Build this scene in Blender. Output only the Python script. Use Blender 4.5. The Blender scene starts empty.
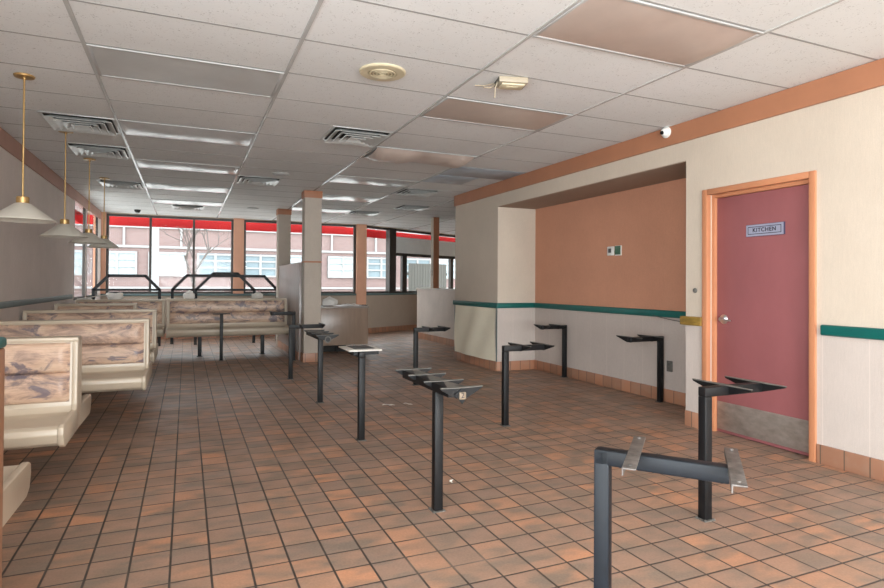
import bpy, bmesh, math, random
from mathutils import Vector, Matrix
random.seed(7)
PI = math.pi
scene = bpy.context.scene
COL = scene.collection
CZ = 2.721                      # ceiling height

# ------------------------------------------------------------------ node helpers
class NT:
    def __init__(self, m):
        m.use_nodes = True
        self.t = m.node_tree
        self.t.nodes.clear()
        self.out = self.t.nodes.new('ShaderNodeOutputMaterial')
    def n(self, typ, ins=None, **props):
        nd = self.t.nodes.new(typ)
        for k, v in props.items():
            setattr(nd, k, v)
        for k, v in (ins or {}).items():
            s = nd.inputs[k]
            if hasattr(v, 'is_output') or isinstance(v, bpy.types.NodeSocket):
                self.t.links.new(v, s)
            else:
                s.default_value = v
        return nd
    def math(self, op, a, b=0.0, c=0.0):
        nd = self.n('ShaderNodeMath', {0: a, 1: b, 2: c}, operation=op)
        return nd.outputs[0]
    def mix(self, f, a, b, blend='MIX'):
        nd = self.n('ShaderNodeMix', data_type='RGBA', blend_type=blend)
        for k, v in ((0, f), (6, a), (7, b)):
            if isinstance(v, bpy.types.NodeSocket):
                self.t.links.new(v, nd.inputs[k])
            elif k == 0:
                nd.inputs[k].default_value = v
            else:
                nd.inputs[k].default_value = (*v[:3], 1)
        return nd.outputs[2]
    def mrange(self, v, a, b, c=0.0, d=1.0, smooth=False):
        nd = self.n('ShaderNodeMapRange', {0: v, 1: a, 2: b, 3: c, 4: d})
        if smooth:
            nd.interpolation_type = 'SMOOTHSTEP'
        return nd.outputs[0]
    def ramp(self, v, stops):
        nd = self.n('ShaderNodeValToRGB', {0: v})
        e = nd.color_ramp.elements
        while len(e) < len(stops):
            e.new(0.5)
        for el, (p, c) in zip(e, stops):
            el.position = p
            el.color = (*c, 1)
        return nd.outputs[0]
    def noise(self, vec, scale, detail=3.0, rough=0.5):
        return self.n('ShaderNodeTexNoise', {'Vector': vec, 'Scale': scale, 'Detail': detail, 'Roughness': rough}).outputs[0]
    def scaled(self, vec, s):
        return self.n('ShaderNodeVectorMath', {0: vec, 1: s}, operation='MULTIPLY').outputs[0]
    def pos(self):
        return self.n('ShaderNodeNewGeometry').outputs['Position']
    def obj(self):
        return self.n('ShaderNodeTexCoord').outputs['Object']
    def bsdf(self, col, rough=0.5, metal=0.0, bump=None, bstr=0.2, bdist=0.002, spec=0.5, **ins):
        b = self.n('ShaderNodeBsdfPrincipled', {'Metallic': metal, 'Specular IOR Level': spec})
        for k, v in (('Base Color', col), ('Roughness', rough)):
            if isinstance(v, bpy.types.NodeSocket):
                self.t.links.new(v, b.inputs[k])
            elif k == 'Base Color':
                b.inputs[k].default_value = (*v[:3], 1)
            else:
                b.inputs[k].default_value = v
        if bump is not None:
            bp = self.n('ShaderNodeBump', {'Height': bump, 'Strength': bstr, 'Distance': bdist})
            self.t.links.new(bp.outputs[0], b.inputs['Normal'])
        self.t.links.new(b.outputs[0], self.out.inputs[0])
        return b

def srgb(r, g, b):
    f = lambda c: (c / 12.92 if c <= 0.04045 else ((c + 0.055) / 1.055) ** 2.4)
    return tuple(f(v / 255.0) for v in (r, g, b))

def plain(name, c, rough=0.5, metal=0.0, var=0.12, scale=8.0, bump=0.0, bscale=60.0, stretch=(1, 1, 1), spec=0.5, world=False):
    m = bpy.data.materials.new(name)
    t = NT(m)
    p = t.pos() if world else t.obj()
    p = t.scaled(p, stretch)
    f = t.noise(p, scale, 4.0, 0.6)
    f = t.mrange(f, 0.3, 0.7)
    a = tuple(v * (1 - var) for v in c)
    b = tuple(min(1.0, v * (1 + var)) for v in c)
    col = t.mix(f, a, b)
    t.bsdf(col, rough, metal, t.noise(p, bscale, 2.0) if bump else None, bump, spec=spec)
    return m

M = {}
TILE = 0.1636
# ---- floor
def floor_mat():
    m = bpy.data.materials.new('quarry_tile'); t = NT(m)
    p = t.pos()
    s = t.n('ShaderNodeSeparateXYZ', {0: p})
    ux = t.math('DIVIDE', t.math('ADD', s.outputs[0], 5.3204 * TILE), TILE)
    uy = t.math('DIVIDE', t.math('SUBTRACT', s.outputs[1], 22.4611 * TILE), TILE)
    fx, fy = t.math('FRACT', ux), t.math('FRACT', uy)
    cx, cy = t.math('FLOOR', ux), t.math('FLOOR', uy)
    ex = t.math('MINIMUM', fx, t.math('SUBTRACT', 1.0, fx))
    ey = t.math('MINIMUM', fy, t.math('SUBTRACT', 1.0, fy))
    e = t.math('MINIMUM', ex, ey)
    cell = t.n('ShaderNodeCombineXYZ', {0: cx, 1: cy}).outputs[0]
    wn = t.n('ShaderNodeTexWhiteNoise', {0: cell}, noise_dimensions='2D')
    v = wn.outputs[0]
    tile = t.ramp(v, [(0.0, srgb(150, 124, 109)), (0.4, srgb(166, 132, 112)), (0.75, srgb(178, 137, 112)), (1.0, srgb(198, 142, 108))])
    # flashed grey smudges, different on each tile
    off = t.n('ShaderNodeVectorMath', {0: wn.outputs[1], 1: (3.0, 3.0, 3.0)}, operation='MULTIPLY').outputs[0]
    rot = t.n('ShaderNodeMapping', {'Vector': p, 'Rotation': (0, 0, 0.7), 'Scale': (1.0, 2.0, 1.0)}).outputs[0]
    q = t.n('ShaderNodeVectorMath', {0: rot, 1: off}, operation='ADD').outputs[0]
    sm = t.mrange(t.noise(rot, 4.2, 2.0), 0.40, 0.70, 0.0, 0.85, True)
    tile = t.mix(sm, tile, srgb(122, 112, 101))
    sm2 = t.mrange(t.noise(q, 5.5, 1.0), 0.40, 0.75, 0.0, 0.5, True)
    tile = t.mix(sm2, tile, srgb(136, 116, 100))
    big = t.mrange(t.noise(p, 0.9, 2.0), 0.35, 0.7, 0.0, 0.35, True)
    tile = t.mix(big, tile, srgb(152, 126, 110))
    fine = t.mrange(t.noise(p, 90.0, 3.0), 0.3, 0.7, 0.9, 1.08)
    tile = t.n('ShaderNodeVectorMath', {0: tile, 'Scale': fine}, operation='SCALE').outputs[0]
    gcol = t.mix(t.mrange(t.noise(p, 1.3, 3.0), 0.58, 0.72), srgb(68, 60, 55), srgb(140, 122, 108))
    g = t.mrange(e, 0.022, 0.036, 1.0, 0.0, True)
    col = t.mix(g, tile, gcol)
    # dried pale scuffs
    sc = t.mrange(t.noise(t.n('ShaderNodeMapping', {'Vector': p, 'Scale': (1, 1, 1)}).outputs[0], 5.0, 6.0, 0.75), 0.68, 0.78, 0.0, 0.35)
    col = t.mix(sc, col, srgb(176, 150, 132))
    h = t.mrange(e, 0.015, 0.05, 0.0, 1.0, True)
    r = t.mrange(t.noise(p, 3.0, 3.0), 0.3, 0.7, 0.40, 0.58)
    t.bsdf(col, r, 0.0, h, 0.5, 0.002, 0.42)
    return m
M['floor'] = floor_mat()

def ceiling_mat():
    m = bpy.data.materials.new('mineral_fibre_tile'); t = NT(m)
    p = t.pos()
    n1 = t.noise(p, 95.0, 2.0, 0.6)
    sp = t.mrange(n1, 0.33, 0.39, 1.0, 0.0)
    pat = t.mrange(t.noise(p, 14.0, 2.0), 0.42, 0.6)
    sp = t.math('MULTIPLY', sp, pat)
    base = t.mix(t.mrange(t.noise(p, 0.7, 3.0), 0.35, 0.65), srgb(222, 223, 222), srgb(230, 231, 231))
    col = t.mix(t.math('MULTIPLY', sp, 0.6), base, srgb(128, 126, 120))
    t.bsdf(col, 0.9, 0.0, n1, 0.12, 0.002, 0.2)
    return m
M['ceiling'] = ceiling_mat()
M['tee'] = plain('tee_bar', srgb(186, 186, 184), 0.22, 0.0, 0.06, 3.0)
M['tee_cross'] = plain('cross_tee', srgb(150, 149, 147), 0.6, 0.0, 0.06, 3.0)  # grey darkened to paint in the thin shadow lines between tiles

def wall_mat(name, c, var=0.05, strie=0.05, joint=0.0, tint=None):
    m = bpy.data.materials.new(name); t = NT(m)
    p = t.pos()
    a = t.noise(t.scaled(p, (150, 150, 14)), 1.0, 3.0, 0.7)
    b = t.noise(p, 1.6, 4.0, 0.6)
    wv = t.noise(t.scaled(p, (210, 210, 210)), 1.0, 2.0, 0.6)
    f = t.math('MULTIPLY', t.mrange(a, 0.25, 0.75, 1 - strie, 1 + strie), t.mrange(wv, 0.3, 0.7, 0.92, 1.07))
    g = t.mrange(b, 0.3, 0.7, 1 - var, 1 + var)
    base = c
    col = t.n('ShaderNodeVectorMath', {0: base, 'Scale': t.math('MULTIPLY', f, g)}, operation='SCALE').outputs[0]
    st = t.mrange(t.noise(t.scaled(p, (2, 2, 0.9)), 2.3, 5.0, 0.7), 0.66, 0.8, 0.0, 0.35)
    col = t.mix(st, col, tuple(v * 0.72 for v in c))
    if joint:
        s = t.n('ShaderNodeSeparateXYZ', {0: p})
        fr = t.math('FRACT', t.math('DIVIDE', t.math('ADD', s.outputs[0], s.outputs[1]), joint))
        jm = t.math('MULTIPLY', t.math('LESS_THAN', fr, 0.022), 0.45)
        col = t.mix(jm, col, tuple(min(1, v * 1.25) for v in c))
    t.bsdf(col, 0.78, 0.0, t.noise(t.scaled(p, (120, 120, 40)), 1.0, 3.0), 0.25, 0.0015, 0.3)
    return m
CREAM = srgb(199, 185, 169)
M['wall_up'] = wall_mat('cream_wallcovering', CREAM)
M['wall_low'] = wall_mat('pale_wainscot', srgb(192, 180, 172), joint=0.31)
M['wall_left'] = wall_mat('grey_beige_wallcovering', srgb(212, 201, 194), 0.06, 0.07)
M['wall_far'] = wall_mat('beige_far_wall', srgb(186, 170, 154))
M['salmon'] = wall_mat('salmon_wallcovering', srgb(200, 145, 118), 0.05, 0.05)
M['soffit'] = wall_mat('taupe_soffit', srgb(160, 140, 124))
M['cove'] = plain('terracotta_paint', srgb(166, 112, 82), 0.55, 0, 0.07, 3.0, world=True)
M['cove_left'] = plain('dull_mauve_paint', srgb(168, 128, 112), 0.55, 0, 0.07, 3.0, world=True)
M['pier'] = plain('salmon_pier_paint', srgb(220, 164, 134), 0.55, 0, 0.06, 3.0, world=True)
M['teal'] = plain('teal_enamel', srgb(10, 92, 86), 0.4, 0, 0.08, 6.0, world=True)
M['teal_dark'] = plain('dark_teal_enamel', srgb(24, 76, 74), 0.45, 0, 0.1, 5.0, world=True)
M['teal_dull'] = plain('dull_teal_enamel', srgb(92, 112, 112), 0.45, 0, 0.12, 5.0, world=True)
M['gold_wood'] = plain('olive_gold_wood', srgb(132, 104, 44), 0.5, 0, 0.25, 4.0, stretch=(12, 3, 12), world=True)
M['door_frame'] = plain('orange_salmon_gloss', srgb(190, 128, 92), 0.42, 0, 0.05, 4.0, world=True)
M['door'] = plain('rose_door_paint', srgb(144, 86, 88), 0.5, 0, 0.07, 4.0, 0.15, 120.0, (1, 1, 0.5), world=True)
M['kick'] = plain('scuffed_steel', srgb(150, 140, 132), 0.45, 0.55, 0.22, 9.0, 0.1, 80.0, (1, 1, 2))
M['chrome'] = plain('satin_chrome', (0.62, 0.63, 0.65), 0.3, 1.0, 0.05)
M['sign'] = plain('blue_grey_plastic', srgb(150, 152, 170), 0.4, 0, 0.04)
M['sign_edge'] = plain('navy_plastic', srgb(66, 62, 90), 0.4, 0, 0.04)
M['ink'] = plain('dark_ink', srgb(28, 26, 36), 0.5, 0, 0.02)
M['black_metal'] = plain('black_painted_steel', srgb(15, 15, 17), 0.5, 0.0, 0.3, 11.0, 0.08, 70.0, spec=0.35)
M['blue_metal'] = plain('slate_blue_steel', srgb(13, 19, 26), 0.5, 0.0, 0.35, 9.0, 0.1, 60.0, spec=0.3)
M['dusty_metal'] = plain('dusty_grey_steel', srgb(100, 97, 92), 0.65, 0.1, 0.25, 20.0)
M['bare_metal'] = plain('rusted_bare_steel', srgb(98, 92, 88), 0.5, 0.3, 0.5, 24.0, 0.15, 80.0)
M['white_board'] = plain('pale_board', srgb(205, 200, 192), 0.6, 0, 0.05)
M['grey_board'] = plain('dark_grey_board', srgb(86, 84, 82), 0.6, 0, 0.12)
M['fiberglass'] = plain('cream_fiberglass', srgb(190, 175, 155), 0.34, 0, 0.05, 5.0)
M['brass'] = plain('brass', srgb(178, 146, 96), 0.36, 0.65, 0.08)
M['shade'] = plain('milky_white_enamel', srgb(214, 208, 196), 0.35, 0, 0.04)
M['shade_in'] = plain('pale_bulb_glass', srgb(230, 226, 218), 0.3, 0, 0.02)
M['lens_grey'] = plain('grey_acrylic_lens', srgb(186, 186, 184), 0.3, 0, 0.08, 3.0)
M['lens_brown'] = plain('yellowed_acrylic_lens', srgb(188, 172, 162), 0.3, 0, 0.08, 3.0)
M['lens_white'] = plain('white_acrylic_lens', srgb(196, 196, 196), 0.2, 0, 0.10, 4.0)
M['fixture'] = plain('white_steel_trim', srgb(176, 176, 175), 0.5, 0, 0.05)
M['dark_gap'] = plain('dark_cavity', srgb(40, 38, 36), 0.8, 0, 0.1)
M['vent'] = plain('bright_aluminium', srgb(206, 208, 206), 0.3, 0.25, 0.1, 20.0)
M['almond'] = plain('yellowed_plastic', srgb(206, 194, 164), 0.45, 0, 0.06)
M['beige_plastic'] = plain('aged_beige_plastic', srgb(168, 156, 136), 0.45, 0, 0.08)
M['white_plastic'] = plain('white_plastic', srgb(226, 224, 220), 0.35, 0, 0.03)
M['black_plastic'] = plain('black_plastic', srgb(24, 24, 26), 0.2, 0, 0.05)
M['plug'] = plain('tan_plug', srgb(128, 112, 94), 0.5, 0, 0.05)
M['blue_tile'] = plain('bluish_grey_tile', srgb(168, 178, 188), 0.4, 0, 0.22, 2.2)
M['pcb'] = plain('green_circuit_board', srgb(64, 104, 80), 0.4, 0, 0.5, 90.0)
M['paper'] = plain('white_paper', srgb(228, 224, 218), 0.7, 0, 0.05)
M['dark_frame'] = plain('dark_bronze_aluminium', srgb(62, 56, 52), 0.45, 0.3, 0.1)
M['column'] = wall_mat('beige_column_covering', srgb(184, 172, 160))
M['panel_grey'] = plain('grey_laminate_planks', srgb(150, 138, 132), 0.3, 0, 0.2, 3.0, 0, 60, (14, 14, 0.8), world=True)
M['counter_wood'] = plain('brown_laminate', srgb(148, 126, 110), 0.3, 0, 0.16, 2.2, 0, 60, (3, 3, 0.5), world=True)
M['counter_top'] = plain('grey_laminate_top', srgb(150, 140, 132), 0.3, 0, 0.1, 6.0)
M['halfwall'] = wall_mat('whitewashed_half_wall', srgb(206, 194, 184), 0.1, 0.1)
M['loose'] = wall_mat('yellowed_panel', srgb(238, 229, 207), 0.04, 0.02)
M['partition'] = plain('tan_partition', srgb(140, 100, 74), 0.5, 0, 0.08, 3.0)
M['asphalt'] = plain('pale_pavement', srgb(196, 194, 190), 0.9, 0, 0.1, 0.4, world=True)  # unseen ground, toned pale to bounce light up to the ceiling
M['concrete_white'] = plain('white_concrete', srgb(150, 149, 148), 0.8, 0, 0.05, 0.6, world=True)
M['far_glass'] = plain('grey_blue_glazing', srgb(110, 124, 130), 0.3, 0, 0.2, 0.35, world=True)
M['far_blind'] = plain('pale_blue_blind', srgb(160, 172, 176), 0.5, 0, 0.08, 0.5, world=True)
M['bark'] = plain('grey_bark', srgb(88, 80, 76), 0.9, 0, 0.2)
M['pole'] = plain('pale_pole_paint', srgb(146, 147, 148), 0.5, 0, 0.03)
M['fence_grey'] = plain('grey_green_slats', srgb(74, 72, 66), 0.6, 0, 0.15, 1.0, 0, 60, (20, 1, 0.3))
M['transom'] = plain('pale_grey_transom', srgb(226, 228, 228), 0.35, 0, 0.04)

def red_mat():
    m = bpy.data.materials.new('red_awning_vinyl'); t = NT(m)
    n = t.mix(t.mrange(t.noise(t.pos(), 2.0), 0.3, 0.7), srgb(192, 58, 60), srgb(200, 66, 66))
    d = t.n('ShaderNodeBsdfDiffuse', {0: n}); tr = t.n('ShaderNodeBsdfTranslucent', {0: n})
    mx = t.n('ShaderNodeMixShader', {0: 0.45, 1: d.outputs[0], 2: tr.outputs[0]})
    t.t.links.new(mx.outputs[0], t.out.inputs[0]); return m
M['red'] = red_mat()
def glass_mat():
    m = bpy.data.materials.new('window_glass'); t = NT(m)
    tr = t.n('ShaderNodeBsdfTransparent', {0: (0.93, 0.95, 0.95, 1)})
    gl = t.n('ShaderNodeBsdfGlossy', {'Roughness': 0.03})
    fr = t.n('ShaderNodeFresnel', {0: 1.22})
    bf = t.n('ShaderNodeNewGeometry').outputs['Backfacing']
    k = t.math('MULTIPLY', fr.outputs[0], t.math('SUBTRACT', 1.0, bf))
    mx = t.n('ShaderNodeMixShader', {0: k, 1: tr.outputs[0], 2: gl.outputs[0]})
    t.t.links.new(mx.outputs[0], t.out.inputs[0]); return m
M['glass'] = glass_mat()
def brick_mat():
    m = bpy.data.materials.new('pinkish_brick'); t = NT(m)
    s = t.n('ShaderNodeSeparateXYZ', {0: t.pos()})
    v = t.n('ShaderNodeCombineXYZ', {0: s.outputs[0], 1: s.outputs[2]}).outputs[0]
    b = t.n('ShaderNodeTexBrick', {'Vector': v, 'Color1': (*srgb(126, 99, 95), 1), 'Color2': (*srgb(114, 88, 85), 1), 'Mortar': (*srgb(140, 128, 125), 1),
             'Scale': 1.0, 'Mortar Size': 0.012, 'Brick Width': 0.22, 'Row Height': 0.075})
    t.bsdf(b.outputs[0], 0.9); return m
M['brick'] = brick_mat()
def base_mat():
    m = bpy.data.materials.new('salmon_cove_base_tile'); t = NT(m)
    s = t.n('ShaderNodeSeparateXYZ', {0: t.pos()})
    u = t.math('DIVIDE', t.math('ADD', t.math('ADD', s.outputs[0], s.outputs[1]), 0.055), TILE)
    fr, ce = t.math('FRACT', u), t.math('FLOOR', u)
    v = t.n('ShaderNodeTexWhiteNoise', {1: ce}, noise_dimensions='1D').outputs[0]
    c = t.ramp(v, [(0, srgb(158, 116, 93)), (1, srgb(184, 130, 101))])
    dirt = t.mrange(t.noise(t.pos(), 9.0, 4.0), 0.5, 0.75, 0, 0.5)
    c = t.mix(dirt, c, srgb(168, 138, 118))
    e = t.math('MINIMUM', fr, t.math('SUBTRACT', 1.0, fr))
    c = t.mix(t.mrange(e, 0.02, 0.035, 1, 0), c, srgb(104, 86, 74))
    t.bsdf(c, 0.45); return m
M['base'] = base_mat()
def cushion_mat():
    m = bpy.data.materials.new('driftwood_print_vinyl'); t = NT(m)
    p = t.pos()
    w1 = t.n('ShaderNodeTexNoise', {'Vector': t.scaled(p, (2.6, 2.6, 6.5)), 'Scale': 1.6, 'Detail': 8.0, 'Roughness': 0.68, 'Distortion': 0.9}).outputs[0]
    c = t.ramp(w1, [(0.30, srgb(110, 98, 102)), (0.42, srgb(158, 132, 118)), (0.52, srgb(198, 166, 144)), (0.70, srgb(214, 188, 164))])
    w2 = t.n('ShaderNodeTexNoise', {'Vector': t.scaled(p, (3.2, 3.2, 5.0)), 'Scale': 1.5, 'Detail': 5.0, 'Roughness': 0.6, 'Distortion': 1.2}).outputs[0]
    c = t.mix(t.mrange(w2, 0.53, 0.63, 0, 0.8, True), c, srgb(98, 92, 106))
    g = t.mrange(t.noise(t.scaled(p, (4, 4, 70)), 2.0, 3.0), 0.3, 0.7, 0.88, 1.08)
    c = t.n('ShaderNodeVectorMath', {0: c, 'Scale': g}, operation='SCALE').outputs[0]
    t.bsdf(c, 0.42); return m
M['cushion'] = cushion_mat()

# ------------------------------------------------------------------ mesh helpers
class MB:
    def __init__(self):
        self.b = bmesh.new(); self.mi = 0
    def _fin(self, faces):
        for f in faces: f.material_index = self.mi
    def box(self, x0, x1, y0, y1, z0, z1, bev=0.0, seg=2):
        g = bmesh.new()
        bmesh.ops.create_cube(g, size=1.0)
        for v in g.verts:
            v.co = Vector(((x0 + x1) / 2 + v.co.x * (x1 - x0), (y0 + y1) / 2 + v.co.y * (y1 - y0), (z0 + z1) / 2 + v.co.z * (z1 - z0)))
        if bev: bmesh.ops.bevel(g, geom=g.edges[:], offset=bev, segments=seg, profile=0.5, affect='EDGES')
        return self._merge(g)
    def _merge(self, g, mat=None):
        if mat is not None: bmesh.ops.transform(g, matrix=mat, verts=g.verts[:])
        bmesh.ops.recalc_face_normals(g, faces=g.faces[:])
        mp = {}
        for v in g.verts: mp[v] = self.b.verts.new(v.co)
        fs = []
        for f in g.faces:
            nf = self.b.faces.new([mp[v] for v in f.verts]); nf.material_index = self.mi; fs.append(nf)
        g.free(); return fs
    def obox(self, p0, p1, w, h, up=(0, 0, 1), bev=0.0, ext=0.0):
        """bar of width w (sideways) and height h (along up) from p0 to p1"""
        p0, p1 = Vector(p0), Vector(p1)
        d = (p1 - p0); L = d.length; d.normalize()
        up = Vector(up); s = d.cross(up).normalized(); u = s.cross(d).normalized()
        g = bmesh.new(); bmesh.ops.create_cube(g, size=1.0)
        for v in g.verts:
            v.co = Vector((v.co.x * (L + 2 * ext), v.co.y * w, v.co.z * h))
        if bev: bmesh.ops.bevel(g, geom=g.edges[:], offset=bev, segments=2, profile=0.5, affect='EDGES')
        R = Matrix((d, s, u)).transposed().to_4x4(); R.translation = (p0 + p1) / 2
        return self._merge(g, R)
    def cyl(self, p0, p1, r, r2=None, seg=16):
        p0, p1 = Vector(p0), Vector(p1); d = p1 - p0
        g = bmesh.new()
        bmesh.ops.create_cone(g, cap_ends=True, segments=seg, radius1=r, radius2=r if r2 is None else r2, depth=d.length)
        R = d.to_track_quat('Z', 'Y').to_matrix().to_4x4(); R.translation = (p0 + p1) / 2
        return self._merge(g, R)
    def tube(self, pts, r, seg=8):
        for a, b in zip(pts, pts[1:]): self.cyl(a, b, r, seg=seg)
        for p in pts[1:-1]: self.ball(p, (r, r, r), 8)
    def ball(self, c, r, seg=16):
        g = bmesh.new(); bmesh.ops.create_uvsphere(g, u_segments=seg, v_segments=max(6, seg // 2), radius=1.0)
        for v in g.verts: v.co = Vector((c[0] + v.co.x * r[0], c[1] + v.co.y * r[1], c[2] + v.co.z * r[2]))
        return self._merge(g)
    def lathe(self, prof, c=(0, 0, 0), seg=40, mat=None):
        g = bmesh.new(); rings = []
        for r, z in prof:
            if r < 1e-6: rings.append([g.verts.new((c[0], c[1], c[2] + z))])
            else: rings.append([g.verts.new((c[0] + r * math.cos(2 * PI * k / seg), c[1] + r * math.sin(2 * PI * k / seg), c[2] + z)) for k in range(seg)])
        for A, B in zip(rings, rings[1:]):
            for k in range(seg):
                l = (k + 1) % seg
                if len(A) == 1 and len(B) == 1: continue
                if len(A) == 1: g.faces.new((A[0], B[k], B[l]))
                elif len(B) == 1: g.faces.new((A[k], A[l], B[0]))
                else: g.faces.new((A[k], A[l], B[l], B[k]))
        return self._merge(g, mat)
    def prism(self, poly, axis, a0, a1, bev=0.0, mat=None):
        """poly of 2-D points extruded along axis 'x' (pts=y,z), 'y' (pts=x,z) or 'z' (pts=x,y)"""
        g = bmesh.new()
        def mk(p, a): return {'x': (a, p[0], p[1]), 'y': (p[0], a, p[1]), 'z': (p[0], p[1], a)}[axis]
        A = [g.verts.new(mk(p, a0)) for p in poly]; B = [g.verts.new(mk(p, a1)) for p in poly]
        g.faces.new(A); g.faces.new(B[::-1]); n = len(poly)
        for k in range(n): g.faces.new((A[k], A[(k + 1) % n], B[(k + 1) % n], B[k]))
        bmesh.ops.recalc_face_normals(g, faces=g.faces[:])
        if bev: bmesh.ops.bevel(g, geom=g.edges[:], offset=bev, segments=2, profile=0.5, affect='EDGES')
        return self._merge(g, mat)
    def sheet(self, f, nu, nv, thick):
        """thickened surface f(u,v)->xyz, u,v in 0..1, thickness along z or given vector"""
        g = bmesh.new(); T = Vector(thick)
        for s, o in ((0, Vector((0, 0, 0))), (1, T)):
            pass
        A = [[g.verts.new(Vector(f(i / nu, j / nv))) for j in range(nv + 1)] for i in range(nu + 1)]
        Bv = [[g.verts.new(Vector(f(i / nu, j / nv)) + T) for j in range(nv + 1)] for i in range(nu + 1)]
        for i in range(nu):
            for j in range(nv):
                g.faces.new((A[i][j], A[i + 1][j], A[i + 1][j + 1], A[i][j + 1]))
                g.faces.new((Bv[i][j], Bv[i][j + 1], Bv[i + 1][j + 1], Bv[i + 1][j]))
        rim = [(i, 0) for i in range(nu)] + [(nu, j) for j in range(nv)] + [(i, nv) for i in range(nu, 0, -1)] + [(0, j) for j in range(nv, 0, -1)]
        for k in range(len(rim)):
            a, b = rim[k], rim[(k + 1) % len(rim)]
            g.faces.new((A[a[0]][a[1]], Bv[a[0]][a[1]], Bv[b[0]][b[1]], A[b[0]][b[1]]))
        return self._merge(g)
    def build(self, name, mats, parent=None, smooth=True, loc=(0, 0, 0)):
        me = bpy.data.meshes.new(name)
        self.b.to_mesh(me); self.b.free()
        if not isinstance(mats, (list, tuple)): mats = [mats]
        for m in mats: me.materials.append(m)
        if smooth:
            me.polygons.foreach_set('use_smooth', [True] * len(me.polygons))
            me.set_sharp_from_angle(angle=math.radians(38))
        o = bpy.data.objects.new(name, me); COL.objects.link(o); o.location = loc
        if parent: o.parent = parent
        return o

def thing(name, label, cat, loc=(0, 0, 0), rz=0.0, group=None):
    o = bpy.data.objects.new(name, None); COL.objects.link(o)
    o.empty_display_size = 0.1
    o.location = loc; o.rotation_euler = (0, 0, rz)
    return tag(o, label, cat, group)
def tag(o, label, cat, group=None):
    o['label'] = label; o['category'] = cat
    if group: o['group'] = group
    return o
def struct(o):
    o['kind'] = 'structure'; return o
def struct_root(name, loc=(0, 0, 0)):
    o = bpy.data.objects.new(name, None); COL.objects.link(o); o.location = loc; o.empty_display_size = 0.1
    return struct(o)
def copy_tree(o, parent=None):
    c = o.copy(); COL.objects.link(c)
    if parent: c.parent = parent
    for ch in list(o.children): copy_tree(ch, c)
    return c

# ------------------------------------------------------------------ camera (shift lens, nearly level)
cam = bpy.data.cameras.new('camera'); cob = bpy.data.objects.new('camera', cam); COL.objects.link(cob)
cam.sensor_width = 36.0; cam.lens = 586.18 * 36.0 / 884.0
cam.shift_y = -(294.0 - 278.02) / 884.0
cam.clip_start = 0.05; cam.clip_end = 300
Rm = Matrix.Rotation(-0.4115, 4, 'Z') @ Matrix.Rotation(PI / 2 + 0.010, 4, 'X') @ Matrix.Rotation(0.006, 4, 'Z')
Rm.translation = (0, 0, 1.25); cob.matrix_world = Rm
scene.camera = cob

# ------------------------------------------------------------------ shell
XL, XR, YB, YF = -1.65, 4.11, -5.0, 14.2
m = MB(); m.prism([(XL - 0.3, YB - 0.3), (8.3, YB - 0.3), (8.3, 16.55), (7.9, 16.35), (4.12, 14.4), (XL - 0.3, 14.4)], 'z', -0.12, 0.0); struct(m.build('floor', M['floor'], smooth=False))
m = MB(); m.prism([(XL - 0.3, YB - 0.3), (8.3, YB - 0.3), (8.3, 16.55), (7.9, 16.35), (4.12, 14.4), (XL - 0.3, 14.4)], 'z', CZ, CZ + 0.12); ceil = struct(m.build('ceiling', M['ceiling'], smooth=False))
BX = [(i - 1.4856) * 1.2192 for i in range(0, 9)]      # ceiling main runners
RY = lambda j: (5.852 + j) * 0.6096                    # ceiling cross rows
m = MB()
for x in BX[1:]:
    if x < 8.0: m.box(x - 0.012, x + 0.012, YB, 14.2 + max(0.0, (x - 4.12) * 0.515), CZ - 0.006, CZ)
struct(m.build('trim_1', M['tee'], smooth=False))
m = MB()
for j in range(-14, 21):
    m.box(XL if RY(j) < 14.2 else 4.12 + (RY(j) - 14.2) / 0.515, 8.1, RY(j) - 0.008, RY(j) + 0.008, CZ - 0.0012, CZ)
struct(m.build('trim_2', M['tee_cross'], smooth=False))

# right wall: door opening, alcove
D0, D1, DT = 2.80, 3.705, 2.03
N0, N1, NZ, NX = 3.945, 7.415, 2.373, 4.745
RZ = 0.95
m = MB()
def wseg(x0, x1, y0, y1, z0, z1):
    if z0 < RZ < z1:
        m.mi = 1; m.box(x0, x1, y0, y1, z0, RZ); m.mi = 0; m.box(x0, x1, y0, y1, RZ, z1)
    else:
        m.mi = 1 if z1 <= RZ else 0; m.box(x0, x1, y0, y1, z0, z1)
WT = 0.16
wseg(XR, XR + WT, YB, D0, 0, CZ); wseg(XR, XR + WT, D1, N0, 0, CZ)
wseg(XR, XR + WT, D0, D1, DT, CZ)
wseg(XR, NX + 0.12, N0, N1, NZ, CZ)
wseg(XR, NX + 0.12, N1, 8.87, 0, CZ)
wseg(XR + WT, NX + 0.12, N0 - 0.14, N0, 0, CZ)
struct(m.build('wall_right', [M['wall_up'], M['wall_low']], smooth=False))
m = MB(); m.mi = 0; m.box(NX, NX + 0.1, N0, N1, RZ, NZ); m.mi = 1; m.box(NX, NX + 0.1, N0, N1, 0, RZ)
struct(m.build('wall_alcove', [M['salmon'], M['wall_low']], smooth=False))
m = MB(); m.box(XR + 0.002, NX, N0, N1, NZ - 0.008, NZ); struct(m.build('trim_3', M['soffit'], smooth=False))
m = MB(); m.box(XR + WT, XR + WT + 0.04, D0 - 0.2, D1 + 0.2, 0, DT + 0.2); struct(m.build('door_light_block', M['dark_gap'], smooth=False))  # unseen dark board added behind the door to block leaking light
m = MB(); m.box(NX + 0.12, 8.2, 8.75, 8.87, 0, CZ); struct(m.build('wall_return', M['wall_up'], smooth=False))
m = MB(); m.box(8.1, 8.3, 8.87, 16.25, 0, CZ); struct(m.build('wall_outer_right', M['wall_far'], smooth=False))  # unseen wall, added to close the room where light could leak
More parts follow.
